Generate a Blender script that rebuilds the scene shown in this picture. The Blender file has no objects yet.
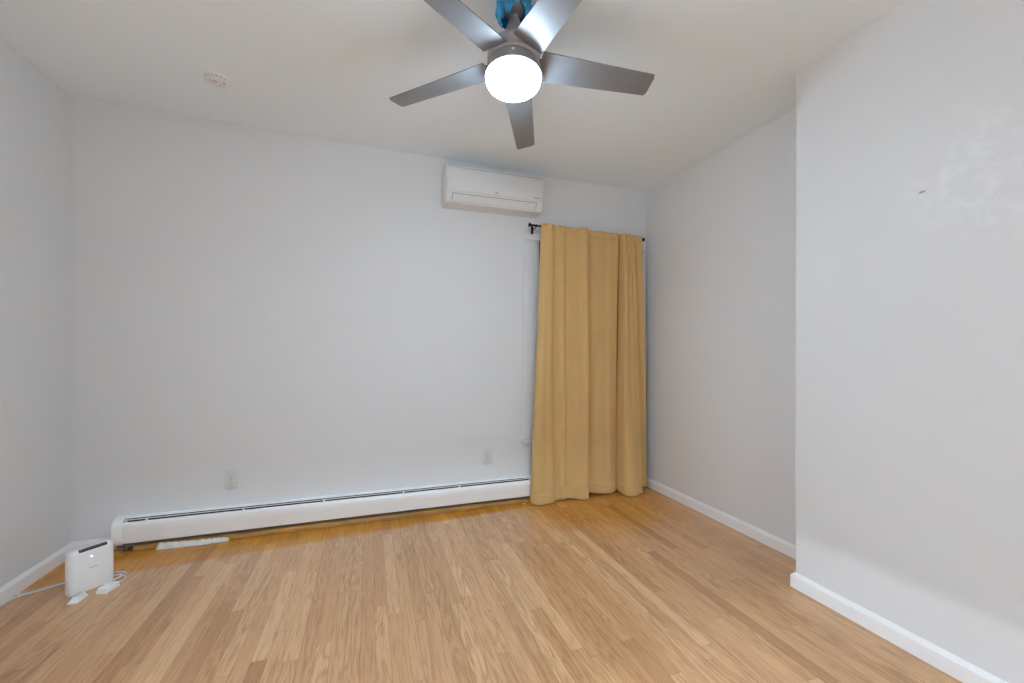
import bpy, bmesh, math, random
from mathutils import Vector, Matrix
random.seed(4)
R = math.radians
S = bpy.context.scene
COL = S.collection

# ------------------------------------------------------------------ camera, world, light, exposure
cam_data = bpy.data.cameras.new('camera')
cam = bpy.data.objects.new('camera', cam_data); COL.objects.link(cam)
cam.location = (0, 0, 1.2)
cam.rotation_euler = (R(90), 0, R(-18.664))
cam_data.sensor_width = 36
cam_data.lens = 419.3 / 1024 * 36
cam_data.shift_y = 9.5 / 1024
cam_data.clip_start = 0.02
S.camera = cam

w = bpy.data.worlds.new('night'); S.world = w; w.use_nodes = True
w.node_tree.nodes['Background'].inputs[0].default_value = (0.02, 0.025, 0.04, 1)
w.node_tree.nodes['Background'].inputs[1].default_value = 0.4

S.view_settings.view_transform = 'Standard'
S.view_settings.look = 'None'
S.view_settings.gamma = 1
S.view_settings.use_curve_mapping = False
S.view_settings.exposure = 0.0
LAMP = 120.0            # radiance of the fan's glass bowl
HALL_FILL = 210.0           # unseen fill light added for the bright band low on the right wall (watts)
LANDING_FILL = 190.0        # unseen fill light added behind the camera to lift heater and floor (watts)
S.cycles.max_bounces = 16
S.cycles.diffuse_bounces = 12

hall_d = bpy.data.lights.new('added_hall_light', 'POINT'); hall_d.energy = HALL_FILL; hall_d.shadow_soft_size = 0.012
hall_d.color = (0.78, 0.90, 1.0)
hall = bpy.data.objects.new('added_hall_light', hall_d); COL.objects.link(hall); hall.location = (-2.868, 0.75, 2.525)
land_d = bpy.data.lights.new('added_landing_light', 'POINT'); land_d.energy = LANDING_FILL; land_d.shadow_soft_size = 0.04
land_d.color = (0.66, 0.86, 1.0)
land = bpy.data.objects.new('added_landing_light', land_d); COL.objects.link(land); land.location = (0.40, -2.64, 2.44)

# ------------------------------------------------------------------ helpers
def tag(o, label=None, cat=None, group=None, kind=None):
    if label: o['label'] = label
    if cat: o['category'] = cat
    if group: o['group'] = group
    if kind: o['kind'] = kind
    return o

def thing(name, label, cat, loc, rz=0, group=None):
    o = bpy.data.objects.new(name, None); COL.objects.link(o)
    o.empty_display_size = 0.05
    o.location = loc; o.rotation_euler = (0, 0, rz)
    return tag(o, label, cat, group)

def obj(name, bm, m, parent=None, smooth=False, angle=35):
    bmesh.ops.recalc_face_normals(bm, faces=bm.faces)
    me = bpy.data.meshes.new(name); bm.to_mesh(me); bm.free()
    me.materials.append(m)
    if smooth:
        for p in me.polygons: p.use_smooth = True
        me.set_sharp_from_angle(angle=R(angle))
    o = bpy.data.objects.new(name, me); COL.objects.link(o)
    if parent: o.parent = parent
    return o

def struct(name, bm, m, **k):
    return tag(obj(name, bm, m, **k), kind='structure')

def add_box(bm, lo, hi, bevel=0.0, seg=2, mat=None):
    r = bmesh.ops.create_cube(bm, size=1)
    vs = r['verts']
    for v in vs:
        v.co = Vector([lo[i] + (v.co[i] + .5) * (hi[i] - lo[i]) for i in range(3)])
    if bevel:
        es = list({e for v in vs for e in v.link_edges})
        rr = bmesh.ops.bevel(bm, geom=es, offset=bevel, segments=seg, affect='EDGES', profile=.5)
        vs = list({v for f in rr['faces'] for v in f.verts} | {v for v in vs if v.is_valid})
    if mat:
        for v in vs: v.co = mat @ v.co
    return vs

def add_poly(bm, pts, vec):
    """prism: polygon pts (3D) swept by vec"""
    a = [bm.verts.new(p) for p in pts]; b = [bm.verts.new(Vector(p) + Vector(vec)) for p in pts]
    n = len(pts)
    bm.faces.new(a[::-1]); bm.faces.new(b)
    for i in range(n): bm.faces.new((a[i], a[(i + 1) % n], b[(i + 1) % n], b[i]))

def add_hexa(bm, bot, top):
    """prism from n bottom points and n top points"""
    a = [bm.verts.new(p) for p in bot]; b = [bm.verts.new(p) for p in top]; n = len(a)
    bm.faces.new(a[::-1]); bm.faces.new(b)
    for i in range(n): bm.faces.new((a[i], a[(i + 1) % n], b[(i + 1) % n], b[i]))

def add_lathe(bm, prof, n=48, centre=(0, 0), cap0=True, cap1=True):
    rings = []
    for r, z in prof:
        rings.append([bm.verts.new((centre[0] + r * math.cos(2 * math.pi * k / n), centre[1] + r * math.sin(2 * math.pi * k / n), z)) for k in range(n)])
    for a, b in zip(rings, rings[1:]):
        for k in range(n): bm.faces.new((a[k], a[(k + 1) % n], b[(k + 1) % n], b[k]))
    if cap0: bm.faces.new(rings[0][::-1])
    if cap1: bm.faces.new(rings[-1])

def catmull(P, n):
    P = [Vector(p) for p in P]; out = []
    Q = [P[0] * 2 - P[1]] + P + [P[-1] * 2 - P[-2]]
    for i in range(len(P) - 1):
        p0, p1, p2, p3 = Q[i:i + 4]
        for k in range(n):
            t = k / n
            out.append(.5 * ((2 * p1) + (p2 - p0) * t + (2 * p0 - 5 * p1 + 4 * p2 - p3) * t * t + (3 * p1 - p0 - 3 * p2 + p3) * t ** 3))
    out.append(P[-1])
    return out

def add_tube(bm, pts, r, n=8):
    pts = [Vector(p) for p in pts]; rings = []
    up = Vector((0, 0, 1)); last = None
    for i, p in enumerate(pts):
        d = (pts[min(i + 1, len(pts) - 1)] - pts[max(i - 1, 0)]).normalized()
        if last is None:
            a = d.cross(up if abs(d.z) < .9 else Vector((1, 0, 0))).normalized()
        else:
            a = (last - d * last.dot(d)).normalized()
        last = a; b = d.cross(a)
        rr = r(i / (len(pts) - 1)) if callable(r) else r
        rings.append([bm.verts.new(p + (a * math.cos(2 * math.pi * k / n) + b * math.sin(2 * math.pi * k / n)) * rr) for k in range(n)])
    for A, B in zip(rings, rings[1:]):
        for k in range(n): bm.faces.new((A[k], A[(k + 1) % n], B[(k + 1) % n], B[k]))
    bm.faces.new(rings[0][::-1]); bm.faces.new(rings[-1])

# ------------------------------------------------------------------ materials
def mat(name, col, rough=.5, metal=0.0, spec=.5, bump=0, bscale=200, var=0, vscale=3):
    m = bpy.data.materials.new(name); m.use_nodes = True
    nt = m.node_tree; b = nt.nodes['Principled BSDF']
    b.inputs['Base Color'].default_value = (*col, 1)
    b.inputs['Roughness'].default_value = rough
    b.inputs['Metallic'].default_value = metal
    b.inputs['Specular IOR Level'].default_value = spec
    tc = nt.nodes.new('ShaderNodeTexCoord')
    if bump:
        n = nt.nodes.new('ShaderNodeTexNoise'); n.inputs['Scale'].default_value = bscale; n.inputs['Detail'].default_value = 4
        nt.links.new(tc.outputs['Object'], n.inputs['Vector'])
        bp = nt.nodes.new('ShaderNodeBump'); bp.inputs['Strength'].default_value = bump; bp.inputs['Distance'].default_value = .002
        nt.links.new(n.outputs['Fac'], bp.inputs['Height']); nt.links.new(bp.outputs['Normal'], b.inputs['Normal'])
    if var:
        n = nt.nodes.new('ShaderNodeTexNoise'); n.inputs['Scale'].default_value = vscale; n.inputs['Detail'].default_value = 3
        nt.links.new(tc.outputs['Object'], n.inputs['Vector'])
        rp = nt.nodes.new('ShaderNodeValToRGB')
        rp.color_ramp.elements[0].position = .3; rp.color_ramp.elements[1].position = .7
        rp.color_ramp.elements[0].color = (*[c * (1 - var) for c in col], 1); rp.color_ramp.elements[1].color = (*[min(1, c * (1 + var)) for c in col], 1)
        nt.links.new(n.outputs['Fac'], rp.inputs[0]); nt.links.new(rp.outputs[0], b.inputs['Base Color'])
    return m

def emis(name, col, strength):
    m = bpy.data.materials.new(name); m.use_nodes = True
    b = m.node_tree.nodes['Principled BSDF']
    b.inputs['Base Color'].default_value = (*col, 1)
    b.inputs['Emission Color'].default_value = (*col, 1)
    b.inputs['Emission Strength'].default_value = strength
    return m

class NT:
    def __init__(s, m): s.t = m.node_tree; s.bsdf = s.t.nodes['Principled BSDF']
    def n(s, ty, **kw):
        x = s.t.nodes.new(ty)
        for k, v in kw.items(): setattr(x, k, v)
        return x
    def set(s, sock, v):
        if isinstance(v, bpy.types.NodeSocket): s.t.links.new(v, sock)
        else: sock.default_value = v
    def math(s, op, a, b=0.0, c=None, clamp=False):
        x = s.n('ShaderNodeMath', operation=op, use_clamp=clamp)
        s.set(x.inputs[0], a); s.set(x.inputs[1], b)
        if c is not None: s.set(x.inputs[2], c)
        return x.outputs[0]
    def xyz(s, x, y, z=0.0):
        c = s.n('ShaderNodeCombineXYZ')
        for i, v in enumerate((x, y, z)): s.set(c.inputs[i], v)
        return c.outputs[0]
    def white(s, v):
        x = s.n('ShaderNodeTexWhiteNoise', noise_dimensions='3D'); s.set(x.inputs['Vector'], v); return x
    def noise(s, v, scale=1, detail=3, rough=.5, dist=0):
        x = s.n('ShaderNodeTexNoise'); s.set(x.inputs['Vector'], v)
        x.inputs['Scale'].default_value = scale; x.inputs['Detail'].default_value = detail
        x.inputs['Roughness'].default_value = rough; x.inputs['Distortion'].default_value = dist
        return x.outputs['Fac']
    def ramp(s, f, stops):
        x = s.n('ShaderNodeValToRGB'); s.set(x.inputs[0], f); e = x.color_ramp.elements
        while len(e) < len(stops): e.new(.5)
        for i, (p, c) in enumerate(stops): e[i].position = p; e[i].color = (*c, 1)
        return x.outputs[0]
    def mix(s, f, a, b, blend='MIX'):
        x = s.n('ShaderNodeMix', data_type='RGBA', blend_type=blend)
        s.set(x.inputs[0], f)
        s.set(x.inputs[6], a if isinstance(a, bpy.types.NodeSocket) else (*a, 1))
        s.set(x.inputs[7], b if isinstance(b, bpy.types.NodeSocket) else (*b, 1))
        return x.outputs[2]
    def smooth(s, v, lo, hi):
        x = s.n('ShaderNodeMapRange', interpolation_type='SMOOTHSTEP')
        s.set(x.inputs[0], v); x.inputs[1].default_value = lo; x.inputs[2].default_value = hi
        return x.outputs[0]

WALLC = (.770, .783, .800)
def wall_paint():
    m = bpy.data.materials.new('white_satin_wall_paint'); m.use_nodes = True; g = NT(m)
    tc = g.n('ShaderNodeTexCoord').outputs['Object']
    n1 = g.noise(tc, 260, 4); n2 = g.noise(tc, 5, 3)
    # repaired plaster patch with coarse strokes on the projecting right wall
    d = g.n('ShaderNodeVectorMath', operation='DISTANCE'); g.set(d.inputs[0], tc); d.inputs[1].default_value = (2.048, .86, 1.82)
    patch = g.math('SUBTRACT', 1.0, g.smooth(g.math('ADD', d.outputs['Value'], g.math('MULTIPLY', n2, .2)), .18, .42))
    n3 = g.noise(tc, 17, 4, .6, .4)
    h = g.math('ADD', g.math('ADD', g.math('MULTIPLY', n1, .05), g.math('MULTIPLY', n2, .8)), g.math('MULTIPLY', g.math('MULTIPLY', n3, patch), 2.2))
    bp = g.n('ShaderNodeBump'); bp.inputs['Strength'].default_value = .35; bp.inputs['Distance'].default_value = .004
    g.set(bp.inputs['Height'], h); g.set(g.bsdf.inputs['Normal'], bp.outputs[0])
    # little dark chip in the plaster, and a faint scuff on the left wall
    c = g.n('ShaderNodeVectorMath', operation='SUBTRACT'); g.set(c.inputs[0], tc); c.inputs[1].default_value = (2.048, 1.043, 1.823)
    sp = g.n('ShaderNodeSeparateXYZ'); g.set(sp.inputs[0], c.outputs[0])
    e = g.math('ADD', g.math('POWER', g.math('DIVIDE', g.math('ADD', sp.outputs[1], g.math('MULTIPLY', sp.outputs[2], .8)), .013), 2), g.math('POWER', g.math('DIVIDE', sp.outputs[2], .005), 2))
    e = g.math('ADD', e, g.math('MULTIPLY', g.math('ABSOLUTE', sp.outputs[0]), 100))
    chip = g.math('SUBTRACT', 1.0, g.smooth(g.math('ADD', e, g.math('MULTIPLY', n3, .6)), .6, 1.5))
    col = g.mix(g.math('MULTIPLY', g.math('MULTIPLY', patch, .7), g.smooth(n3, .40, .68)), WALLC, (.85, .865, .88))
    col = g.mix(chip, col, (.38, .37, .36))
    g.set(g.bsdf.inputs['Base Color'], col)
    g.bsdf.inputs['Roughness'].default_value = .42
    g.bsdf.inputs['Specular IOR Level'].default_value = .22
    return m

def oak_floor():
    m = bpy.data.materials.new('oak_strip_floor'); m.use_nodes = True; g = NT(m)
    tc = g.n('ShaderNodeTexCoord').outputs['Object']
    sp = g.n('ShaderNodeSeparateXYZ'); g.set(sp.inputs[0], tc); X, Y = sp.outputs[0], sp.outputs[1]
    W = .057
    u = g.math('DIVIDE', g.math('ADD', X, 10.013), W); row = g.math('FLOOR', u); fu = g.math('FRACT', u)
    wr = g.white(g.xyz(row, 3.3, 1.7)); 
    L = g.math('ADD', g.math('MULTIPLY', g.white(g.xyz(row, 9.1, 5.7)).outputs['Value'], .7), .65)
    v = g.math('DIVIDE', g.math('ADD', g.math('ADD', Y, 20.0), g.math('MULTIPLY', wr.outputs['Value'], 9.0)), L)
    idx = g.math('FLOOR', v); fv = g.math('MULTIPLY', g.math('FRACT', v), L)
    pid = g.white(g.xyz(row, idx, 2.2))
    rnd = pid.outputs['Value']
    pc = g.n('ShaderNodeSeparateColor'); g.set(pc.inputs[0], pid.outputs['Color'])
    base = g.ramp(rnd, [(0.0, (.47, .245, .115)), (.08, (.60, .330, .160)), (.4, (.665, .380, .188)), (.8, (.71, .42, .215)), (1.0, (.79, .49, .27))])
    base = g.mix(g.math('MULTIPLY', pc.outputs[1], .3), base, (.68, .36, .19))
    # grain: each strip has its own offset; long fibres and slow cathedral figure
    ox = g.math('MULTIPLY', pc.outputs[0], 37.0); oy = g.math('MULTIPLY', pc.outputs[2], 53.0)
    gv = g.xyz(g.math('ADD', g.math('MULTIPLY', X, 110.0), ox), g.math('ADD', g.math('MULTIPLY', Y, 4.2), oy), ox)
    fine = g.noise(gv, 1.6, 4, .6, .3)
    cv = g.xyz(g.math('ADD', g.math('MULTIPLY', X, 16.0), oy), g.math('ADD', g.math('MULTIPLY', Y, 1.5), ox), oy)
    cn = g.noise(cv, 1.0, 2, .5, .4)
    rings = g.math('SINE', g.math('MULTIPLY', cn, 60.0))
    rings = g.math('POWER', g.math('ADD', g.math('MULTIPLY', rings, .5), .5), 2.5)
    amount = g.math('MULTIPLY', g.smooth(pc.outputs[2], .15, .65), .42)
    c = g.mix(g.math('MULTIPLY', rings, amount), base, (.34, .165, .07))
    c = g.mix(g.math('MULTIPLY', g.smooth(fine, .48, .74), .55), c, (.30, .15, .065))
    c = g.mix(g.math('MULTIPLY', g.smooth(g.math('SUBTRACT', 1.0, fine), .5, .75), .2), c, (.84, .56, .33))
    kn = g.noise(g.xyz(g.math('MULTIPLY', X, 9.0), g.math('MULTIPLY', Y, 1.6), 4.0), 1.3, 3, .6, .8)
    c = g.mix(g.math('MULTIPLY', g.smooth(kn, .66, .80), .4), c, (.17, .095, .05))
    # amber tint in a band along the back wall and around the curtain foot
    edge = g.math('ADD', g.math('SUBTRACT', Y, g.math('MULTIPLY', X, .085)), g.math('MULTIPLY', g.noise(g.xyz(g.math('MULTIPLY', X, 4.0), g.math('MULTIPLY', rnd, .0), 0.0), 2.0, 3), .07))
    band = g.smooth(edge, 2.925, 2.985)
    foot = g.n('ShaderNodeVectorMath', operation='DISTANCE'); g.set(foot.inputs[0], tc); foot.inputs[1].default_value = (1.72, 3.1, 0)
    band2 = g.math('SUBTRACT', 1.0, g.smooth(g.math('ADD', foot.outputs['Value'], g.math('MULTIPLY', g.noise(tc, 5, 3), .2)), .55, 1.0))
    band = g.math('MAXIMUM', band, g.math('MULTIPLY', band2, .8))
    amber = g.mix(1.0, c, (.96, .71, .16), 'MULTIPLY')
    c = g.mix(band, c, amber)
    # joints
    gx = g.math('MINIMUM', fu, g.math('SUBTRACT', 1.0, fu)); 
    jx = g.math('SUBTRACT', 1.0, g.smooth(gx, .008, .03)); jy = g.math('SUBTRACT', 1.0, g.smooth(fv, .001, .003))
    j = g.math('MAXIMUM', jx, jy)
    c = g.mix(g.math('MULTIPLY', j, .38), c, (.16, .08, .04))
    g.set(g.bsdf.inputs['Base Color'], c)
    g.set(g.bsdf.inputs['Roughness'], g.math('ADD', .17, g.math('MULTIPLY', fine, .12)))
    g.bsdf.inputs['Specular IOR Level'].default_value = .62
    bp = g.n('ShaderNodeBump'); bp.inputs['Strength'].default_value = .25; bp.inputs['Distance'].default_value = .0012
    g.set(bp.inputs['Height'], g.math('SUBTRACT', g.math('MULTIPLY', fine, .15), j)); g.set(g.bsdf.inputs['Normal'], bp.outputs[0])
    return m

def fabric(name, col):
    m = bpy.data.materials.new(name); m.use_nodes = True; g = NT(m)
    tc = g.n('ShaderNodeTexCoord').outputs['Object']
    sp = g.n('ShaderNodeSeparateXYZ'); g.set(sp.inputs[0], tc)
    wv = g.math('MULTIPLY', g.math('SINE', g.math('MULTIPLY', sp.outputs[0], 2400.0)), g.math('SINE', g.math('MULTIPLY', sp.outputs[2], 2400.0)))
    slub = g.noise(g.xyz(g.math('MULTIPLY', sp.outputs[0], 160.0), sp.outputs[1], g.math('MULTIPLY', sp.outputs[2], 14.0)), 1.0, 3)
    blot = g.noise(tc, 3.5, 3)
    f = g.math('ADD', g.math('MULTIPLY', slub, .5), g.math('MULTIPLY', blot, .5))
    g.set(g.bsdf.inputs['Base Color'], g.ramp(f, [(.3, tuple(c * .93 for c in col)), (.7, tuple(c * 1.06 for c in col))]))
    g.bsdf.inputs['Roughness'].default_value = .85
    g.bsdf.inputs['Specular IOR Level'].default_value = .2
    g.bsdf.inputs['Sheen Weight'].default_value = .15
    wr = g.noise(g.xyz(g.math('MULTIPLY', sp.outputs[0], 9.0), 0.0, g.math('MULTIPLY', sp.outputs[2], 5.0)), 1.0, 4, .6, .6)
    bp = g.n('ShaderNodeBump'); bp.inputs['Strength'].default_value = .4; bp.inputs['Distance'].default_value = .005
    g.set(bp.inputs['Height'], g.math('ADD', g.math('MULTIPLY', wr, .9), g.math('MULTIPLY', g.math('ADD', wv, slub), .06))); g.set(g.bsdf.inputs['Normal'], bp.outputs[0])
    return m

M = dict(
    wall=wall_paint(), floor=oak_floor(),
    ceiling=mat('flat_ceiling_paint', (.865, .935, .985), .8, bump=.12, bscale=120),
    trim=mat('white_gloss_trim', (.92, .925, .935), .3, bump=.05, bscale=60),
    heater=mat('white_enamel_steel', (.93, .935, .94), .28, bump=.04, bscale=40),
    dark=mat('slot_shade_black', (.010, .010, .010), .6, bump=.2),  # near-black stands in for the shade inside the heater slots
    fins=mat('shade_blackened_fins', (.02, .02, .02), .6, .3, bump=.2),  # fins blackened to deepen the painted slot shade
    copper=mat('tarnished_pipe', (.16, .11, .10), .45, .5, bump=.3, var=.3, vscale=30),
    wood=mat('amber_wood_strip', (.42, .235, .075), .35, bump=.15, bscale=30, var=.25, vscale=8),
    plastic=mat('white_plastic', (.90, .905, .91), .35, bump=.03, bscale=300),
    acplastic=mat('white_air_conditioner_plastic', (.75, .76, .775), .4, bump=.02, bscale=300),
    seam=mat('grey_seam', (.22, .22, .22), .6, bump=.02),
    mark=mat('grey_print', (.30, .30, .31), .6, bump=.02),
    faintmark=mat('pale_grey_print', (.60, .60, .61), .6, bump=.02),
    oplate=mat('off_white_outlet_plastic', (.70, .70, .70), .4, bump=.03),
    oslot=mat('outlet_slots', (.16, .16, .16), .6, bump=.02),
    black=mat('black_plastic', (.012, .012, .012), .45, bump=.1),
    rod=mat('black_iron', (.012, .012, .012), .4, .6, bump=.15),
    nickel=mat('brushed_nickel', (.42, .42, .45), .42, .5, bump=.06, bscale=300),
    blade=mat('silver_grey_blade', (.24, .233, .24), .38, .3, spec=.5, bump=.06, bscale=200),
    bladetop=mat('dark_blade_edge', (.10, .09, .085), .5, bump=.1),
    bowl=emis('lit_glass_bowl', (.585, .806, 1.0), LAMP),
    led=emis('white_led', (1, 1, 1), 7.0),
    blue=mat('blue_plastic_film', (.04, .36, .68), .25, bump=.9, bscale=45, var=.45, vscale=26),
    cord=mat('white_cord', (.80, .80, .79), .45, bump=.05),
    paper=mat('ragged_white_strip', (.76, .745, .71), .8, bump=.6, bscale=60, var=.12, vscale=25),
    chip=mat('pale_chip', (.75, .66, .50), .7, bump=.3),
    curtain=fabric('mustard_curtain_cloth', (.67, .435, .18)),
    alarmmark=mat('grey_alarm_vents', (.42, .42, .42), .6, bump=.02),
    smoke=mat('smoke_alarm_plastic', (.84, .85, .87), .5, bump=.03),
)
gl = bpy.data.materials.new('window_glass'); gl.use_nodes = True
b = gl.node_tree.nodes['Principled BSDF']; b.inputs['Transmission Weight'].default_value = 1; b.inputs['Roughness'].default_value = .02; b.inputs['IOR'].default_value = 1.45
M['glass'] = gl

# ------------------------------------------------------------------ room shell
XL, XR, YB, YF = -1.668, 2.335, 3.171, -1.4
XC, YC = 2.048, 1.556
T = .12
def cz(x, y): return 2.617 - .0206 * (x - 2.335) + .0038 * (y - 3.171)
def wall_prism(bm, quad, z0=0.0, z1=None):
    q = quad
    add_hexa(bm, [(x, y, z0) for x, y in q], [(x, y, (cz(x, y) + .03) if z1 is None else z1) for x, y in q])

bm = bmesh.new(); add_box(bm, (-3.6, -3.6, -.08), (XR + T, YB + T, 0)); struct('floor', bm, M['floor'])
bm = bmesh.new()
q = [(-3.6, -3.6), (XR + T, -3.6), (XR + T, YB + T), (-3.6, YB + T)]
add_hexa(bm, [(x, y, cz(x, y)) for x, y in q], [(x, y, cz(x, y) + .1) for x, y in q]); struct('ceiling', bm, M['ceiling'])
# back wall with the window opening
WX0, WX1, WZ0, WZ1 = 1.303, 2.215, .49, 2.095
bm = bmesh.new()
wall_prism(bm, [(XL - T, YB), (WX0, YB), (WX0, YB + T), (XL - T, YB + T)])
wall_prism(bm, [(WX1, YB), (XR + T, YB), (XR + T, YB + T), (WX1, YB + T)])
wall_prism(bm, [(WX0, YB), (WX1, YB), (WX1, YB + T), (WX0, YB + T)], 0, WZ0)
wall_prism(bm, [(WX0, YB), (WX1, YB), (WX1, YB + T), (WX0, YB + T)], WZ1)
struct('wall_back', bm, M['wall'])
# left wall; its unseen doorway is added to shape the hall fill light
DY0, DY1, DZ = -.05, .95, 2.03
bm = bmesh.new()
wall_prism(bm, [(XL - T, DY1), (XL, DY1), (XL, YB), (XL - T, YB)])
wall_prism(bm, [(XL - T, YF), (XL, YF), (XL, DY0), (XL - T, DY0)])
wall_prism(bm, [(XL - T, DY0), (XL, DY0), (XL, DY1), (XL - T, DY1)], DZ)
struct('wall_left', bm, M['wall'])
# right wall: recessed part and the part standing forward beside the camera
bm = bmesh.new()
wall_prism(bm, [(XR, YC), (XR + T, YC), (XR + T, YB), (XR, YB)])
wall_prism(bm, [(XC, YF), (XR + T, YF), (XR + T, YC), (XC, YC)])
struct('wall_right', bm, M['wall'])
FDX0, FDX1 = -.04, .80  # unseen doorway added to let the landing fill light in
bm = bmesh.new()
wall_prism(bm, [(XL - T, YF - T), (FDX0, YF - T), (FDX0, YF), (XL - T, YF)])
wall_prism(bm, [(FDX1, YF - T), (XR + T, YF - T), (XR + T, YF), (FDX1, YF)])
wall_prism(bm, [(FDX0, YF - T), (FDX1, YF - T), (FDX1, YF), (FDX0, YF)], DZ)
struct('wall_front', bm, M['wall'])
bm = bmesh.new()
wall_prism(bm, [(-1.0, -3.6), (-.9, -3.6), (-.9, YF - T), (-1.0, YF - T)]); wall_prism(bm, [(1.9, -3.6), (2.0, -3.6), (2.0, YF - T), (1.9, YF - T)])
wall_prism(bm, [(-.9, -3.6), (1.9, -3.6), (1.9, -3.5), (-.9, -3.5)])
struct('wall_landing', bm, M['wall'])
bm = bmesh.new()
wall_prism(bm, [(-3.6, YF), (-3.5, YF), (-3.5, YB), (-3.6, YB)]); wall_prism(bm, [(-3.5, YF - T), (XL - T, YF - T), (XL - T, YF), (-3.5, YF)])
wall_prism(bm, [(-3.5, YB), (XL - T, YB), (XL - T, YB + T), (-3.5, YB + T)])
struct('wall_hall', bm, M['wall'])

# baseboards: profile (distance from wall, height)
BB = [(0, 0), (.017, 0), (.017, .058), (.014, .064), (.011, .067), (.006, .0735), (0, .076)]
def baseboard(name, path, inward):
    """path: floor polyline along the wall; inward: unit vectors into the room at each vertex (mitred)"""
    bm = bmesh.new(); rings = []
    for (x, y), (ix, iy) in zip(path, inward):
        rings.append([bm.verts.new((x + ix * d, y + iy * d, z)) for d, z in BB])
    n = len(BB)
    for A, B in zip(rings, rings[1:]):
        for k in range(n): bm.faces.new((A[k], A[(k + 1) % n], B[(k + 1) % n], B[k]))
    bm.faces.new(rings[0]); bm.faces.new(rings[-1][::-1])
    struct(name, bm, M['trim'])
e = .0005
baseboard('baseboard_left', [(XL + e, DY1 + .08), (XL + e, YB - e)], [(1, 0), (1, -1)])
baseboard('baseboard_back', [(XL + e, YB - e), (-1.475, YB - e)], [(1, -1), (0, -1)])
baseboard('baseboard_right', [(XR - e, YB - e), (XR - e, YC + e), (XC - e, YC + e), (XC - e, YF)], [(-1, 0), (-1, 1), (-1, 1), (-1, 0)])
# wooden strip on the floor under the heater
bm = bmesh.new(); add_box(bm, (-1.345, 3.098, .0005), (1.262, YB - .001, .030), .004); struct('trim_1', bm, M['wood'], smooth=True)
# casings of the added, unseen doorways that shape the fill lights
bm = bmesh.new()
add_box(bm, (XL - .001, DY1 + .002, 0), (XL + .016, DY1 + .075, DZ + .07), .004); add_box(bm, (XL - .001, DY0 - .075, 0), (XL + .016, DY0 - .002, DZ + .07), .004)
add_box(bm, (XL - .001, DY0 - .002, DZ + .002), (XL + .016, DY1 + .002, DZ + .07), .004)
struct('added_door_1', bm, M['trim'])
bm = bmesh.new()
add_box(bm, (FDX0 - .075, YF - .001, 0), (FDX0 - .002, YF + .016, DZ + .07), .004); add_box(bm, (FDX1 + .002, YF - .001, 0), (FDX1 + .075, YF + .016, DZ + .07), .004)
add_box(bm, (FDX0 - .002, YF - .001, DZ + .002), (FDX1 + .002, YF + .016, DZ + .07), .004)
struct('added_door_2', bm, M['trim'])

# ------------------------------------------------------------------ window behind the curtains
bm = bmesh.new()
cw = .143
add_box(bm, (WX0 - cw, YB - .016, WZ0), (WX0 - .003, YB - .0005, WZ1 + .003), .005)
add_box(bm, (WX1 + .003, YB - .016, WZ0), (XR - .008, YB - .0005, WZ1 + .003), .005)
add_box(bm, (WX0 - cw, YB - .018, WZ1 + .003), (XR - .009, YB - .0005, WZ1 + .06), .005)
win = struct('window_1', bm, M['wall'], smooth=True)
bm = bmesh.new(); add_box(bm, (WX0 - .163, YB - .040, WZ0 - .026), (XR - .012, YB - .0005, WZ0 - .010), .003)
add_box(bm, (WX0 - .13, YB - .008, WZ0 - .075), (XR - .03, YB - .0005, WZ0 - .026), .003)
obj('window_sill', bm, M['wall'], win, smooth=True)
bm = bmesh.new()
for (x0, x1) in ((WX0 + .001, WX0 + .045), (WX1 - .045, WX1 - .001)): add_box(bm, (x0, YB + .045, WZ0), (x1, YB + .085, WZ1), .004)
for (z0, z1) in ((WZ0, WZ0 + .05), (1.26, 1.31), (WZ1 - .05, WZ1)): add_box(bm, (WX0 + .045, YB + .047, z0), (WX1 - .045, YB + .083, z1), .004)
obj('window_sash', bm, M['bladetop'], win, smooth=True)
bm = bmesh.new()
for (z0, z1) in ((WZ0 + .05, 1.26), (1.31, WZ1 - .05)): add_box(bm, (WX0 + .045, YB + .062, z0), (WX1 - .045, YB + .067, z1))
obj('window_pane', bm, M['glass'], win)

# ------------------------------------------------------------------ ceiling fan
FX, FY = .568, 1.651            # canopy on the ceiling; the fan hangs a few degrees out of plumb
FZ = cz(FX, FY)
fan = thing('ceiling_fan', 'silver grey five-blade ceiling fan with a glowing white bowl lamp', 'ceiling fan', (.558, 1.630, 2.39))
fan.rotation_euler = (-math.atan(.079), math.atan(.040), 0)
FAN_M = Matrix.Translation(fan.location) @ fan.rotation_euler.to_matrix().to_4x4()
def lz(prof): return [(r, z - 2.39) for r, z in prof]
bm = bmesh.new(); add_lathe(bm, lz([(.054, FZ - .001), (.054, FZ - .018), (.050, FZ - .032), (.040, FZ - .043), (.024, FZ - .047)]))
canopy = obj('canopy', bm, M['nickel'], fan, True)
canopy.matrix_basis = FAN_M.inverted() @ Matrix.Translation((FX, FY, 2.39))
bm = bmesh.new(); add_lathe(bm, lz([(.012, FZ - .045), (.019, FZ - .054), (.021, FZ - .064), (.016, FZ - .076), (.013, FZ - .078), (.013, FZ - .13)]), 24)
obj('downrod', bm, M['nickel'], fan, True)
bm = bmesh.new(); add_lathe(bm, lz([(.015, 2.575), (.021, 2.572), (.029, 2.545), (.045, 2.500), (.051, 2.488), (.052, 2.480), (.048, 2.478)]))
obj('yoke_cover', bm, M['nickel'], fan, True)
bm = bmesh.new(); add_lathe(bm, lz([(.05, 2.480), (.064, 2.478), (.072, 2.470), (.085, 2.460), (.100, 2.440), (.108, 2.42), (.108, 2.380), (.103, 2.375), (.09, 2.373)]), 64)
obj('motor_housing', bm, M['nickel'], fan, True)
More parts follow.
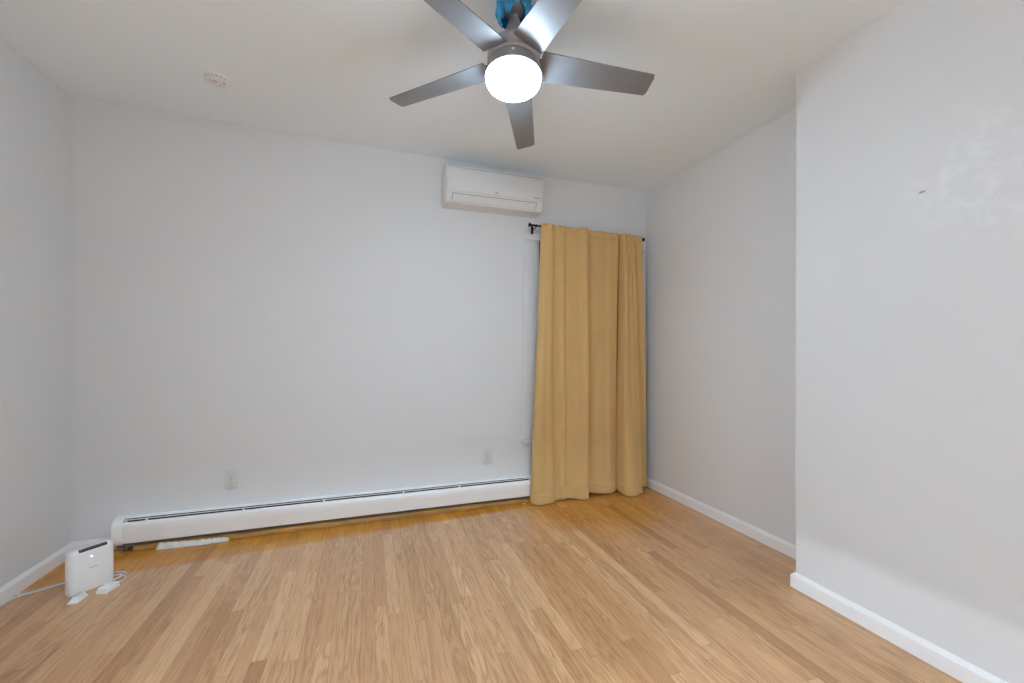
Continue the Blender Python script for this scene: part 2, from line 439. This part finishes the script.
bm = bmesh.new(); add_lathe(bm, lz([(.094, 2.374), (.100, 2.372), (.102, 2.366), (.110, 2.336), (.1155, 2.325), (.1165, 2.320), (.114, 2.318), (.101, 2.318)]), 64)
kit = obj('light_kit_ring', bm, M['nickel'], fan, True)
for a in (R(250), R(10), R(130)):
    bm = bmesh.new()
    bmesh.ops.create_uvsphere(bm, u_segments=12, v_segments=8, radius=.0045)
    s_ = obj('screw', bm, M['trim'], kit, True); s_.location = (.105 * math.cos(a), .105 * math.sin(a), -.034)
bm = bmesh.new()
prof = [(.104, 2.3185), (.1095, 2.316), (.1110, 2.310), (.1105, 2.302)]
for k in range(1, 13):
    a = math.pi / 2 * k / 12
    prof.append((max(.002, .1105 * math.cos(a) ** .85), 2.302 - .040 * math.sin(a)))
add_lathe(bm, lz(prof), 64)
obj('glass_bowl', bm, M['bowl'], fan, True)
# blades: pitched flat paddles
def blade_mesh(parent, ang):
    bm = bmesh.new(); NL, NW = 14, 6; r0, r1 = .110, .612
    th = .0045
    grid = {}
    for side in (0, 1):
        for i in range(NL + 1):
            t = i / NL; r = r0 + (r1 - r0) * t
            hw = .0632 + (.0482 - .0632) * t
            for j in range(NW + 1):
                s = (j / NW * 2 - 1)
                tw = s * hw
                # near-square tip with clipped corners
                rr = r - (.006 if (i == NL and j in (0, NW)) else 0)
                z = -.233 * tw + (th if side else 0)
                grid[side, i, j] = bm.verts.new((rr, tw, z))
    for i in range(NL):
        for j in range(NW):
            bm.faces.new((grid[0, i, j], grid[0, i, j + 1], grid[0, i + 1, j + 1], grid[0, i + 1, j]))
            bm.faces.new((grid[1, i, j], grid[1, i + 1, j], grid[1, i + 1, j + 1], grid[1, i, j + 1]))
    for i in range(NL):
        for j in (0, NW): bm.faces.new((grid[0, i, j], grid[0, i + 1, j], grid[1, i + 1, j], grid[1, i, j]))
    for j in range(NW):
        for i in (0, NL): bm.faces.new((grid[0, i, j], grid[0, i, j + 1], grid[1, i, j + 1], grid[1, i, j]))
    o = obj('blade', bm, M['blade'], parent); o.rotation_euler = (0, 0, ang); o.location = (0, 0, -.007)
    # blade iron on the upper face, let into the motor
    bm = bmesh.new(); add_box(bm, (.08, -.030, .0055), (.19, .030, .011), .003, mat=Matrix.Rotation(math.atan(-.233), 4, 'X'))
    k = obj('blade_iron', bm, M['bladetop'], o, True)
    return o
for k in range(5): blade_mesh(fan, R(136.66) - k * R(72))

# blue plastic film bunched round the canopy
bm = bmesh.new(); NA, NZ = 96, 14; g_ = {}
random.seed(11)
ph = [random.uniform(0, 6.28) for _ in range(8)]
camang = math.atan2(-FY, -FX)
for i in range(NZ + 1):
    for k in range(NA):
        a = 2 * math.pi * k / NA
        rel = (a - camang + math.pi) % (2 * math.pi) - math.pi        # 0 = towards the camera, negative = camera's left
        low = .078 - .050 * math.exp(-((rel - .35) / .48) ** 2) - .015 * math.exp(-((rel - 1.3) / .5) ** 2)
        t = i / NZ; z = FZ - .002 - low * t
        wr = .0045 * math.sin(9 * a + ph[0] + 3 * t) + .003 * math.sin(17 * a + ph[1] - 5 * t) + .0022 * math.sin(31 * a + ph[2] + 7 * t)
        r = .063 + .012 * math.sin(math.pi * min(1, t * 1.05)) - .008 * t ** 3 + wr + random.uniform(-.0012, .0012)
        g_[i, k] = bm.verts.new((r * math.cos(a), r * math.sin(a), z - FZ))
for i in range(NZ):
    for k in range(NA): bm.faces.new((g_[i, k], g_[i, (k + 1) % NA], g_[i + 1, (k + 1) % NA], g_[i + 1, k]))
wrap = obj('plastic_wrap', bm, M['blue'], None, True, 60); wrap.location = (FX, FY, FZ)
md = wrap.modifiers.new('thickness', 'SOLIDIFY'); md.thickness = .0012
tag(wrap, 'crumpled blue plastic film bunched around the ceiling fan canopy', 'plastic film')

# ------------------------------------------------------------------ air conditioner
AX0, AX1 = .513, 1.268
ac = thing('air_conditioner', 'white wall-mounted split air conditioner under the ceiling, above the curtain rod', 'air conditioner', ((AX0 + AX1) / 2, YB, 2.285))
def acp(x, u, z): return (x - (AX0 + AX1) / 2, -u, z - 2.285)
def extr_x(bm, prof, x0, x1, f):
    add_poly(bm, [f(x0, u, z) for u, z in prof], Vector(f(x1, 0, 2)) - Vector(f(x0, 0, 2)))
body = [(.001, 2.281), (.128, 2.281), (.138, 2.283), (.1425, 2.288), (.1795, 2.342), (.182, 2.350), (.182, 2.520), (.176, 2.536), (.160, 2.545), (.001, 2.548)]
bm = bmesh.new(); extr_x(bm, body, AX0, AX1, acp)
es = [e_ for e_ in bm.edges if abs(abs(e_.verts[0].co.x) - .3775) < .01 and abs(e_.verts[0].co.x - e_.verts[1].co.x) < 1e-5]
bmesh.ops.bevel(bm, geom=es, offset=.006, segments=2, affect='EDGES')
obj('body', bm, M['acplastic'], ac, True)
bm = bmesh.new(); add_box(bm, acp(AX0 + .006, .192, 2.353), acp(AX1 - .006, .1825, 2.520), .004, 3)
pan = obj('front_panel', bm, M['acplastic'], ac, True)
bm = bmesh.new(); add_box(bm, acp(AX0 + .008, .184, 2.5205), acp(AX1 - .008, .181, 2.5245)); obj('panel_seam', bm, M['seam'], ac)
# vane on the sloped underside
def slope(x, s, off):
    a, c = Vector((0, -.1795, 2.342)), Vector((0, -.1425, 2.288)); d = c - a; n = Vector((0, d.z, -d.y)).normalized()
    if n.y > 0: n = -n
    p = a + d * s + n * off
    return Vector((x - (AX0 + AX1) / 2, p.y, p.z - 2.285))
def slope_box(bm, x0, x1, s0, s1, o0, o1):
    add_hexa(bm, [slope(x0, s0, o0), slope(x1, s0, o0), slope(x1, s1, o0), slope(x0, s1, o0)], [slope(x0, s0, o1), slope(x1, s0, o1), slope(x1, s1, o1), slope(x0, s1, o1)])
bm = bmesh.new(); slope_box(bm, AX0 + .05, AX1 - .06, .08, .86, 0, .005)
obj('air_vane', bm, M['acplastic'], ac)
bm = bmesh.new()
slope_box(bm, AX0 + .046, AX1 - .056, .035, .08, -.002, .0032); slope_box(bm, AX0 + .046, AX0 + .05, .08, .86, -.002, .0032)
slope_box(bm, AX1 - .06, AX1 - .056, .08, .86, -.002, .0032)
slope_box(bm, AX0 + .05, AX1 - .06, .86, .885, -.002, .003)
obj('vane_gap', bm, M['seam'], ac)
bm = bmesh.new(); add_lathe(bm, [(.007, 0), (.007, .0006)], 24); o = obj('round_emblem', bm, M['mark'], pan); o.rotation_euler = (R(90), 0, 0); o.location = acp(.883, .1922, 2.372)
bm = bmesh.new()
for k in range(2): add_box(bm, acp(.896 + k * .011, .1928, 2.366), acp(.904 + k * .011, .1921, 2.376))
obj('emblem_print', bm, M['faintmark'], pan)
bm = bmesh.new()
xx = 1.185
for wd in (.006, .006, .005, .006, .004, .003, .006, .005, .004, .006, .005): add_box(bm, acp(xx, .1928, 2.366), acp(xx + wd * .75, .1921, 2.373)); xx += wd
obj('small_print', bm, M['mark'], pan)
bm = bmesh.new(); add_box(bm, (.352, -.19, .062), (.366, -.182, .066)); obj('display_mark', bm, M['faintmark'], ac)

# ------------------------------------------------------------------ baseboard heater
HX0, HX1 = -1.450, 1.252
ht = thing('baseboard_heater', 'long low white baseboard radiator along the foot of the back wall', 'radiator', (HX0, YB, 0))
def hp(x, u, z): return (x - HX0, -u - .001, z)
def sheet(pts, th=.0016):
    """closed thin profile from an open polyline in (u, z)"""
    pts = [Vector(p) for p in pts]; off = []
    for i, p in enumerate(pts):
        d = (pts[min(i + 1, len(pts) - 1)] - pts[max(i - 1, 0)]).normalized()
        off.append(p + Vector((d.y, -d.x)) * th)
    return [tuple(p) for p in pts] + [tuple(p) for p in off[::-1]]
bm = bmesh.new(); extr_x(bm, sheet([(.0, .034), (.0, .1965), (.010, .1975), (.020, .1955), (.026, .1905), (.027, .187)]), HX0 + .044, HX1 - .03, hp)
obj('back_panel', bm, M['heater'], ht, True, 40)
bm = bmesh.new(); extr_x(bm, sheet([(.045, .1700), (.049, .1735), (.060, .1705), (.0655, .1625), (.0665, .150), (.0665, .118), (.0655, .116), (.0655, .060), (.063, .051), (.056, .047), (.046, .047)]), HX0 + .044, HX1 - .03, hp)
obj('front_cover', bm, M['heater'], ht, True, 40)
bm = bmesh.new(); extr_x(bm, sheet([(.0335, .1830), (.0385, .1805)], .0016), HX0 + .050, HX1 - .04, hp); obj('damper', bm, M['heater'], ht)
bm = bmesh.new(); extr_x(bm, [(.006, .06), (.006, .125), (.052, .125), (.052, .06)], HX0 + .10, HX1 - .06, hp); obj('heating_element', bm, M['fins'], ht)
bm = bmesh.new(); extr_x(bm, [(.002, .05), (.002, .190), (.004, .190), (.004, .05)], HX0 + .051, HX1 - .041, hp); extr_x(bm, [(.060, .06), (.060, .163), (.062, .163), (.062, .06)], HX0 + .051, HX1 - .041, hp); obj('slot_shade_liner', bm, M['dark'], ht)  # near-black liner paints the shade seen through the top slot
cap = [(0, .036), (0, .199), (.012, .200), (.024, .198), (.050, .186), (.064, .174), (.0705, .160), (.0705, .060), (.066, .048), (.058, .040)]
for x0, x1 in ((HX0, HX0 + .050), (HX1 - .04, HX1)):
    bm = bmesh.new(); extr_x(bm, cap, x0, x1, hp)
    bmesh.ops.bevel(bm, geom=[e_ for e_ in bm.edges if abs(e_.verts[0].co.x - e_.verts[1].co.x) < 1e-6], offset=.002, segments=2, affect='EDGES')
    obj('end_cap', bm, M['heater'], ht, True, 40)
for x in (-1.29, -.778, -.30, .227, .638):
    bm = bmesh.new(); extr_x(bm, [(.033, .150), (.033, .183), (.039, .1805), (.048, .1740), (.050, .150)], x - .0045, x + .0045, hp); obj('bracket', bm, M['heater'], ht)
bm = bmesh.new()
add_tube(bm, catmull([hp(-1.30, .03, .09), hp(-1.36, .035, .085), hp(-1.385, .038, .06), hp(-1.388, .04, .03), hp(-1.388, .04, .0)], 6), .011, 12)
add_tube(bm, [hp(-1.388, .04, .022), hp(-1.388, .04, .046)], .019, 6)
add_tube(bm, [hp(-1.43, .042, .034), hp(-1.34, .046, .030)], .013, 10)
obj('pipe', bm, M['copper'], ht, True)

# ragged white strip lying against the wooden strip
bm = bmesh.new(); random.seed(5); N = 40; rows_ = []
for i in range(N + 1):
    t = i / N; x = -1.222 + .375 * t
    h = .036 - .014 * t + random.uniform(-.004, .003) - (.015 if i in (0, N) else 0)
    y = 3.083 + .004 * math.sin(t * 9) - .004 * t
    rows_.append([bm.verts.new(p) for p in ((x, y - .014 + random.uniform(-.003, .003), .001), (x, y - .008, .010 + random.uniform(-.002, .002)), (x, y + .002, h * .6), (x + random.uniform(-.003, .003), y + .010, max(.012, h)))])
for A, B in zip(rows_, rows_[1:]):
    for k in range(3): bm.faces.new((A[k], A[k + 1], B[k + 1], B[k]))
o = obj('torn_strip', bm, M['paper'], None, True, 50); md = o.modifiers.new('thickness', 'SOLIDIFY'); md.thickness = .0016; md.offset = 1
tag(o, 'ragged white strip lying on the floor under the left end of the radiator', 'torn strip')
bm = bmesh.new(); bmesh.ops.create_icosphere(bm, subdivisions=2, radius=.009)
for v in bm.verts: v.co = Vector((v.co.x * random.uniform(.85, 1.2), v.co.y * .8 * random.uniform(.85, 1.2), (v.co.z + .009) * .6))
o = obj('paint_chip', bm, M['chip'], None, True); o.location = (1.142, 3.075, 0.0005)
tag(o, 'tiny pale chip on the floor left of the curtain foot', 'chip')

# ------------------------------------------------------------------ curtains and rod
def rodz(x): return 2.187 - .026 * (x - 1.18)
RY = 3.062
rod = thing('curtain_rod', 'thin black curtain rod with flared ends above the window', 'curtain rod', (1.19, RY, rodz(1.19)))
def rp(x, dy=0, dz=0): return (x - 1.19, dy, rodz(x) + dz - rodz(1.19))
bm = bmesh.new(); add_tube(bm, [rp(1.195), rp(2.215)], .0075, 16); obj('pole', bm, M['rod'], rod, True)
for x, s in ((1.197, -1), (2.213, 1)):
    bm = bmesh.new()
    pts = [rp(x + s * d) for d in (0, .004, .008, .016, .020, .024)]
    rad = [.008, .010, .009, .018, .018, .013]
    add_tube(bm, pts, lambda t: rad[min(5, int(round(t * 5)))], 20); obj('finial', bm, M['rod'], rod, True, 50)
for x in (1.235, 2.19):
    bm = bmesh.new()
    add_tube(bm, [rp(x, .0, -.009), rp(x, .03, -.014), rp(x, YB - RY - .022, -.016)], .004, 8)
    add_box(bm, Vector(rp(x - .010, YB - RY - .023, -.045)), Vector(rp(x + .010, YB - RY - .0175, .02)), .002)
    add_tube(bm, [rp(x - .004, 0, 0), rp(x + .004, 0, 0)], .0105, 14)
    obj('rod_bracket', bm, M['rod'], rod, True)

def smooth_keys(keys, n): return catmull(keys, n)
def curtain(name, label, topk, botk, parent_loc, n=10):
    """topk: [(x, y)], botk: [(x, y, z)] same count; the cloth is lofted between them"""
    root = thing(name, label, 'curtain', parent_loc, 0, 'mustard curtains on the black rod')
    T_ = catmull([(x, y, 0) for x, y in topk], n); B_ = catmull(botk, n)
    H0, NV = .045, 60
    L = Vector(parent_loc)
    def pt(i, t, off=0.0):
        top, bot = T_[i], B_[i]
        zt = rodz(top.x) + .016 + .0025 * math.sin(i * .32)
        z = zt + (bot.z - zt) * t
        f = t ** .75
        y = top.y + (bot.y - top.y) * f; x = top.x + (bot.x - top.x) * (t ** .9)
        d = (zt - z); w0 = math.sin(math.pi * min(1, t)) ** .5 if t < 1 else 0
        if d < .16:      # gathers of the rod pocket fade out below the stitch line
            y += .0025 * math.sin(i * .7 + 1) * math.exp(-(d / .05) ** 2)
        y -= (.0030 * math.sin(x * 57 + 1.0 * math.sin(3 * t)) + .0012 * math.sin(x * 103 + 2)) * (.35 + .65 * w0)
        if d < .04: y -= .003 * math.sin(math.pi * d / .04)
        if abs(d - .048) < .006: y += .004
        # slow wander of the folds down the drop
        w_ = math.sin(math.pi * min(1, t))
        x += .005 * w_ * math.sin(i * .05 + 5 * t); y += .003 * w_ * math.sin(i * .12 + 3.1 * t + 1)
        return Vector((x, y + off, z))
    ts = [0, .006, .012, .018, .0205, .022, .0235, .027, .034, .045, .06] + [.06 + .94 * (k / NV) for k in range(1, NV + 1)]
    m_ = len(T_)
    bm = bmesh.new()
    g = [[bm.verts.new(pt(i, t) - L) for i in range(m_)] for t in ts]
    for a in range(len(ts) - 1):
        for i in range(m_ - 1): bm.faces.new((g[a][i], g[a][i + 1], g[a + 1][i + 1], g[a + 1][i]))
    # back of the rod pocket
    back = [[bm.verts.new(pt(i, t) - L + Vector((0, .030 * math.sin(math.pi * min(1, .12 + t / .0235 * .78)), 0))) for i in range(m_)] for t in (0, .004, .010, .016, .021)]
    for a in range(4):
        for i in range(m_ - 1): bm.faces.new((back[a][i], back[a + 1][i], back[a + 1][i + 1], back[a][i + 1]))
    o = obj('cloth_panel', bm, M['curtain'], root, True, 180)
    md = o.modifiers.new('thickness', 'SOLIDIFY'); md.thickness = .0018; md.offset = 1
    # bottom hem: a doubled band a little proud of the cloth
    bm = bmesh.new(); th = [.956 + .044 * k / 6 for k in range(7)]
    def nrm(i, t):
        d = pt(min(i + 1, m_ - 1), t) - pt(max(i - 1, 0), t); d.z = 0; d.normalize()
        return Vector((d.y, -d.x, 0))
    g = [[bm.verts.new(pt(i, t) + nrm(i, t) * .0026 - L) for i in range(m_)] for t in th]
    for a in range(6):
        for i in range(m_ - 1): bm.faces.new((g[a][i], g[a][i + 1], g[a + 1][i + 1], g[a + 1][i]))
    o = obj('hem', bm, M['curtain'], root, True, 180)
    md = o.modifiers.new('thickness', 'SOLIDIFY'); md.thickness = .0016; md.offset = 0
    return root

fy = RY - .019
left_bot = [(1.197, 3.095, .010), (1.202, 3.045, .006), (1.240, 3.010, .003), (1.310, 3.018, .003), (1.368, 3.026, .003), (1.384, 3.048, .006), (1.440, 3.058, .010), (1.470, 3.046, .011), (1.482, 3.062, .012), (1.545, 3.050, .010), (1.600, 3.018, .004), (1.640, 3.004, .003), (1.668, 3.010, .005), (1.664, 3.050, .018), (1.682, 3.090, .028),
            (1.740, 3.072, .026), (1.815, 3.056, .018), (1.890, 3.050, .012), (1.925, 3.058, .016), (1.955, 3.070, .022), (1.968, 3.090, .03)]
left_top = [(1.277, fy + .012), (1.282, fy), (1.305, fy - .014), (1.340, fy - .022), (1.370, fy - .016), (1.384, fy + .008), (1.425, fy - .002), (1.462, fy - .012), (1.480, fy + .006), (1.560, fy - .002), (1.605, fy - .010), (1.632, fy - .038), (1.660, fy - .036), (1.662, fy - .008), (1.682, fy + .010),
            (1.740, fy + .003), (1.805, fy - .002), (1.880, fy - .001), (1.925, fy - .003), (1.965, fy - .002), (1.985, fy + .012)]
curtain('curtain', 'wide mustard yellow curtain panel beside the radiator, left of the pair', left_top, left_bot, (1.6, RY, 0))
right_bot = [(1.978, 3.108, .03), (1.990, 3.060, .012), (1.998, 2.985, .004), (2.045, 2.955, .002), (2.085, 2.955, .002), (2.118, 2.970, .004), (2.124, 2.990, .006), (2.140, 2.985, .006), (2.165, 2.988, .008), (2.176, 3.020, .014), (2.180, 3.070, .03), (2.215, 3.078, .03), (2.262, 3.062, .028), (2.275, 3.085, .03)]
right_top = [(1.990, fy + .014), (1.994, fy - .006), (2.004, fy - .030), (2.022, fy - .026), (2.032, fy + .002), (2.048, fy - .014), (2.066, fy - .034), (2.084, fy - .006), (2.110, fy - .012), (2.126, fy - .002), (2.140, fy - .002), (2.165, fy - .010), (2.190, fy - .008), (2.202, fy + .006)]
curtain('curtain', 'narrow gathered mustard yellow curtain panel in the corner beside the right wall', right_top, right_bot, (2.13, RY, 0))

# ------------------------------------------------------------------ outlets, smoke alarm
def outlet(x, z, label):
    t = thing('wall_outlet', label, 'outlet', (x, YB, z), 0, 'duplex outlets on the back wall')
    bm = bmesh.new(); add_box(bm, (-.036, -.0065, -.058), (.036, -.0003, .058), .003, 2); obj('plate', bm, M['oplate'], t, True)
    for s in (-1, 1):
        bm = bmesh.new(); pts = []
        for k in range(28):
            a = 2 * math.pi * k / 28
            pts.append((.0175 * max(-1, min(1, 1.15 * math.cos(a))), -.0075, s * .0195 + .0145 * max(-1, min(1, 1.12 * math.sin(a)))))
        add_poly(bm, pts, (0, .002, 0)); rc = obj('receptacle', bm, M['oplate'], t)
        bm = bmesh.new()
        add_box(bm, (-.0085, -.0079, s * .0195 - .001), (-.0060, -.0072, s * .0195 + .008)); add_box(bm, (.0060, -.0079, s * .0195 + .0), (.0085, -.0072, s * .0195 + .007))
        add_box(bm, (-.0025, -.0079, s * .0195 - .009), (.0025, -.0072, s * .0195 - .0045), .0003); obj('slots', bm, M['oslot'], rc)
    bm = bmesh.new(); add_lathe(bm, [(.0035, 0), (.003, .001)], 12); o = obj('screw', bm, M['oslot'], t); o.rotation_euler = (R(90), 0, 0); o.location = (0, -.0064, 0)
outlet(-.858, .363, 'pale outlet plate on the back wall above the left part of the radiator')
outlet(.866, .374, 'pale outlet plate on the back wall beside the curtain')

SX, SY = -.785, 2.672
sm = thing('smoke_alarm', 'round white smoke alarm on the ceiling', 'smoke alarm', (SX, SY, cz(SX, SY)))
sm.rotation_euler = (R(.2), R(1.18), R(20))
bm = bmesh.new(); add_lathe(bm, [(.066, -.0005), (.066, -.010), (.064, -.012)], 48); obj('base', bm, M['smoke'], sm, True)
bm = bmesh.new(); add_lathe(bm, [(.060, -.011), (.060, -.017), (.056, -.021), (.046, -.0235), (.044, -.0228), (.042, -.0238), (.010, -.0252)], 48); cv = obj('cover', bm, M['smoke'], sm, True, 30)
for (a, r0, r1, wd) in ((R(200), .012, .040, .006), (R(235), .016, .030, .007), (R(20), .022, .036, .005)):
    bm = bmesh.new(); add_box(bm, (r0, -wd / 2, -.0262), (r1, wd / 2, -.0235), .001); o = obj('vent_slot', bm, M['alarmmark'], cv); o.rotation_euler = (0, 0, a)
for (x, y, r) in ((-.004, -.012, .005), (.026, -.022, .006), (.012, .012, .005)):
    bm = bmesh.new(); add_lathe(bm, [(r, -.0235), (r, -.0262)], 14, (x, y)); obj('button', bm, M['alarmmark'], cv)
bm = bmesh.new()
for k in range(18):
    a = 2 * math.pi * k / 18; add_box(bm, (.0585, -.006, -.0165), (.0604, .006, -.0125), mat=Matrix.Rotation(a, 4, 'Z'))
obj('side_vents', bm, M['alarmmark'], cv)

# ------------------------------------------------------------------ router, adapters, cords
rt = thing('wifi_router', 'upright white router box with a black top vent on the floor in the left corner', 'router', (-1.345, 2.696, 0), R(48))
# local x = along the front face, local y- = front
def rrect(hx, hy, r, n=8):
    out = []
    for cx, cy, a0 in ((hx - r, hy - r, 0), (-hx + r, hy - r, 90), (-hx + r, -hy + r, 180), (hx - r, -hy + r, 270)):
        for k in range(n + 1):
            a = R(a0 + 90 * k / n); out.append((cx + r * math.cos(a), cy + r * math.sin(a)))
    return out
bm = bmesh.new(); HX, HY, HH = .089, .031, .217; rings = []
lv = [(0.004, .006), (.0, .001), (.003, .0)]
prof = [(.005, .0008), (.0015, .003), (0, .008), (0, .10), (0, HH - .022)] + [(.022 * (1 - math.cos(R(a))), HH - .022 + .022 * math.sin(R(a))) for a in (18, 36, 54, 72, 90)]
for ins, z in prof:
    rings.append([bm.verts.new((x, y, z)) for x, y in rrect(HX - ins, HY - ins, max(.004, .025 - ins * .6))])
n = len(rings[0])
for A, B in zip(rings, rings[1:]):
    for k in range(n): bm.faces.new((A[k], A[(k + 1) % n], B[(k + 1) % n], B[k]))
bm.faces.new(rings[0][::-1]); bm.faces.new(rings[-1])
obj('case', bm, M['plastic'], rt, True, 40)
bm = bmesh.new()
arc = []
for a in (22, 36, 50, 64):
    arc.append((-(HY - .022) - .0226 * math.cos(R(a)), HH - .022 + .0226 * math.sin(R(a))))
for s0, s1 in zip(arc, arc[1:]):
    vs = [bm.verts.new(p) for p in ((-.052, s0[0], s0[1]), (.056, s0[0], s0[1]), (.056, s1[0], s1[1]), (-.052, s1[0], s1[1]))]; bm.faces.new(vs)
bmesh.ops.remove_doubles(bm, verts=bm.verts, dist=1e-5)
vent = obj('vent', bm, M['black'], rt)
md = vent.modifiers.new('thickness', 'SOLIDIFY'); md.thickness = .002; md.offset = 0
bm = bmesh.new()
for k in range(11):
    x = -.047 + k * .0092
    for s0, s1 in zip(arc[1:], arc[2:]):
        vs = [bm.verts.new(p) for p in ((x + s0[1] * .0, s0[0] - .001, s0[1] + .001), (x + .003, s0[0] - .001, s0[1] + .001), (x + .006, s1[0] - .001, s1[1] + .001), (x + .003, s1[0] - .001, s1[1] + .001))]; bm.faces.new(vs)
o = obj('vent_rib', bm, M['seam'], vent)
md = o.modifiers.new('thickness', 'SOLIDIFY'); md.thickness = .001
bm = bmesh.new(); add_lathe(bm, [(.0025, 0), (.002, .0010)], 16); o = obj('status_light', bm, M['led'], rt); o.rotation_euler = (R(90), 0, 0); o.location = (-.006, -HY, .170)
bm = bmesh.new(); xx = -.016
for wd in (.005, .004, .005, .003, .005, .004, .004, .005): add_box(bm, (xx, -HY - .0006, .112), (xx + wd * .8, -HY + .0005, .1165)); xx += wd
obj('small_print', bm, M['faintmark'], rt)

def world_child(name, bm, parent):
    mi = (Matrix.Translation(parent.location) @ Matrix.Rotation(parent.rotation_euler.z, 4, 'Z')).inverted()
    for v in bm.verts: v.co = mi @ v.co
    return obj(name, bm, M['cord'], parent, True)

def adapter(name, label, loc, rz, size, taper, tilt=0):
    t = thing(name, label, 'power adapter', loc, rz, 'white power adapters by the router')
    sx, sy, sz = size
    bm = bmesh.new(); add_box(bm, (-sx / 2, -sy / 2, .0005), (sx / 2, sy / 2, sz), .005, 3)
    for v in bm.verts:
        if v.co.z > sz * .5: v.co.x *= taper; v.co.y *= taper
    obj('brick', bm, M['plastic'], t, True, 40)
    return t
a1 = adapter('power_adapter', 'small white plug brick in front of the router, nearer the left wall', (-1.334, 2.588, 0), R(84), (.066, .042, .024), .72)
bm = bmesh.new(); add_box(bm, (-.042, -.021, .0005), (.036, .021, .006), .002); obj('flange', bm, M['plastic'], a1, True)
bm = bmesh.new()
for i in range(4): add_box(bm, (-.019 + i * .010, -.010, .0235), (-.015 + i * .010, .010, .0246), .0004)
obj('grip_ribs', bm, M['faintmark'], a1)
a2 = adapter('power_adapter', 'white power brick in front of the right edge of the router', (-1.246, 2.642, 0), R(72), (.082, .054, .028), .86)
bm = bmesh.new(); add_tube(bm, [(.039, 0, .014), (.054, 0, .012)], lambda t: .006 - .003 * t, 12); obj('strain_relief', bm, M['cord'], a2, True)
bm = bmesh.new()
p = [(-1.230, 2.690, .012), (-1.222, 2.722, .006), (-1.232, 2.765, .0035), (-1.262, 2.790, .0035), (-1.300, 2.805, .0035)]
add_tube(bm, catmull(p, 8), .0028, 8)
world_child('power_cord', bm, a2)
bm = bmesh.new()
p = [(-1.312, 2.835, 0.004), (-1.272, 2.830, 0.004), (-1.244, 2.803, 0.004), (-1.240, 2.770, 0.0095), (-1.256, 2.737, 0.0095), (-1.284, 2.750, 0.004), (-1.297, 2.770, 0.004), (-1.280, 2.791, 0.0095), (-1.254, 2.785, 0.0105), (-1.250, 2.750, 0.0135), (-1.265, 2.723, 0.0095)]
add_tube(bm, catmull(p, 8), .0028, 8)
world_child('power_cord', bm, rt)
bm = bmesh.new()
p = [(-1.374, 2.724, .022), (-1.400, 2.770, .012), (-1.440, 2.795, .005), (-1.475, 2.790, .004), (-1.535, 2.757, .0035), (-1.590, 2.724, .0035), (-1.632, 2.700, .0035), (-1.643, 2.64, .0035), (-1.644, 2.50, .0035)]
add_tube(bm, catmull(p, 8), .0030, 8)
world_child('power_cord', bm, rt)
bm = bmesh.new()
p = [(-1.360, 2.736, .030), (-1.390, 2.785, .018), (-1.440, 2.808, .006), (-1.480, 2.803, .004), (-1.54, 2.772, .0035), (-1.60, 2.735, .0035), (-1.636, 2.72, .0035), (-1.642, 2.745, .0035)]
add_tube(bm, catmull(p, 8), .0022, 8)
world_child('power_cord', bm, rt)
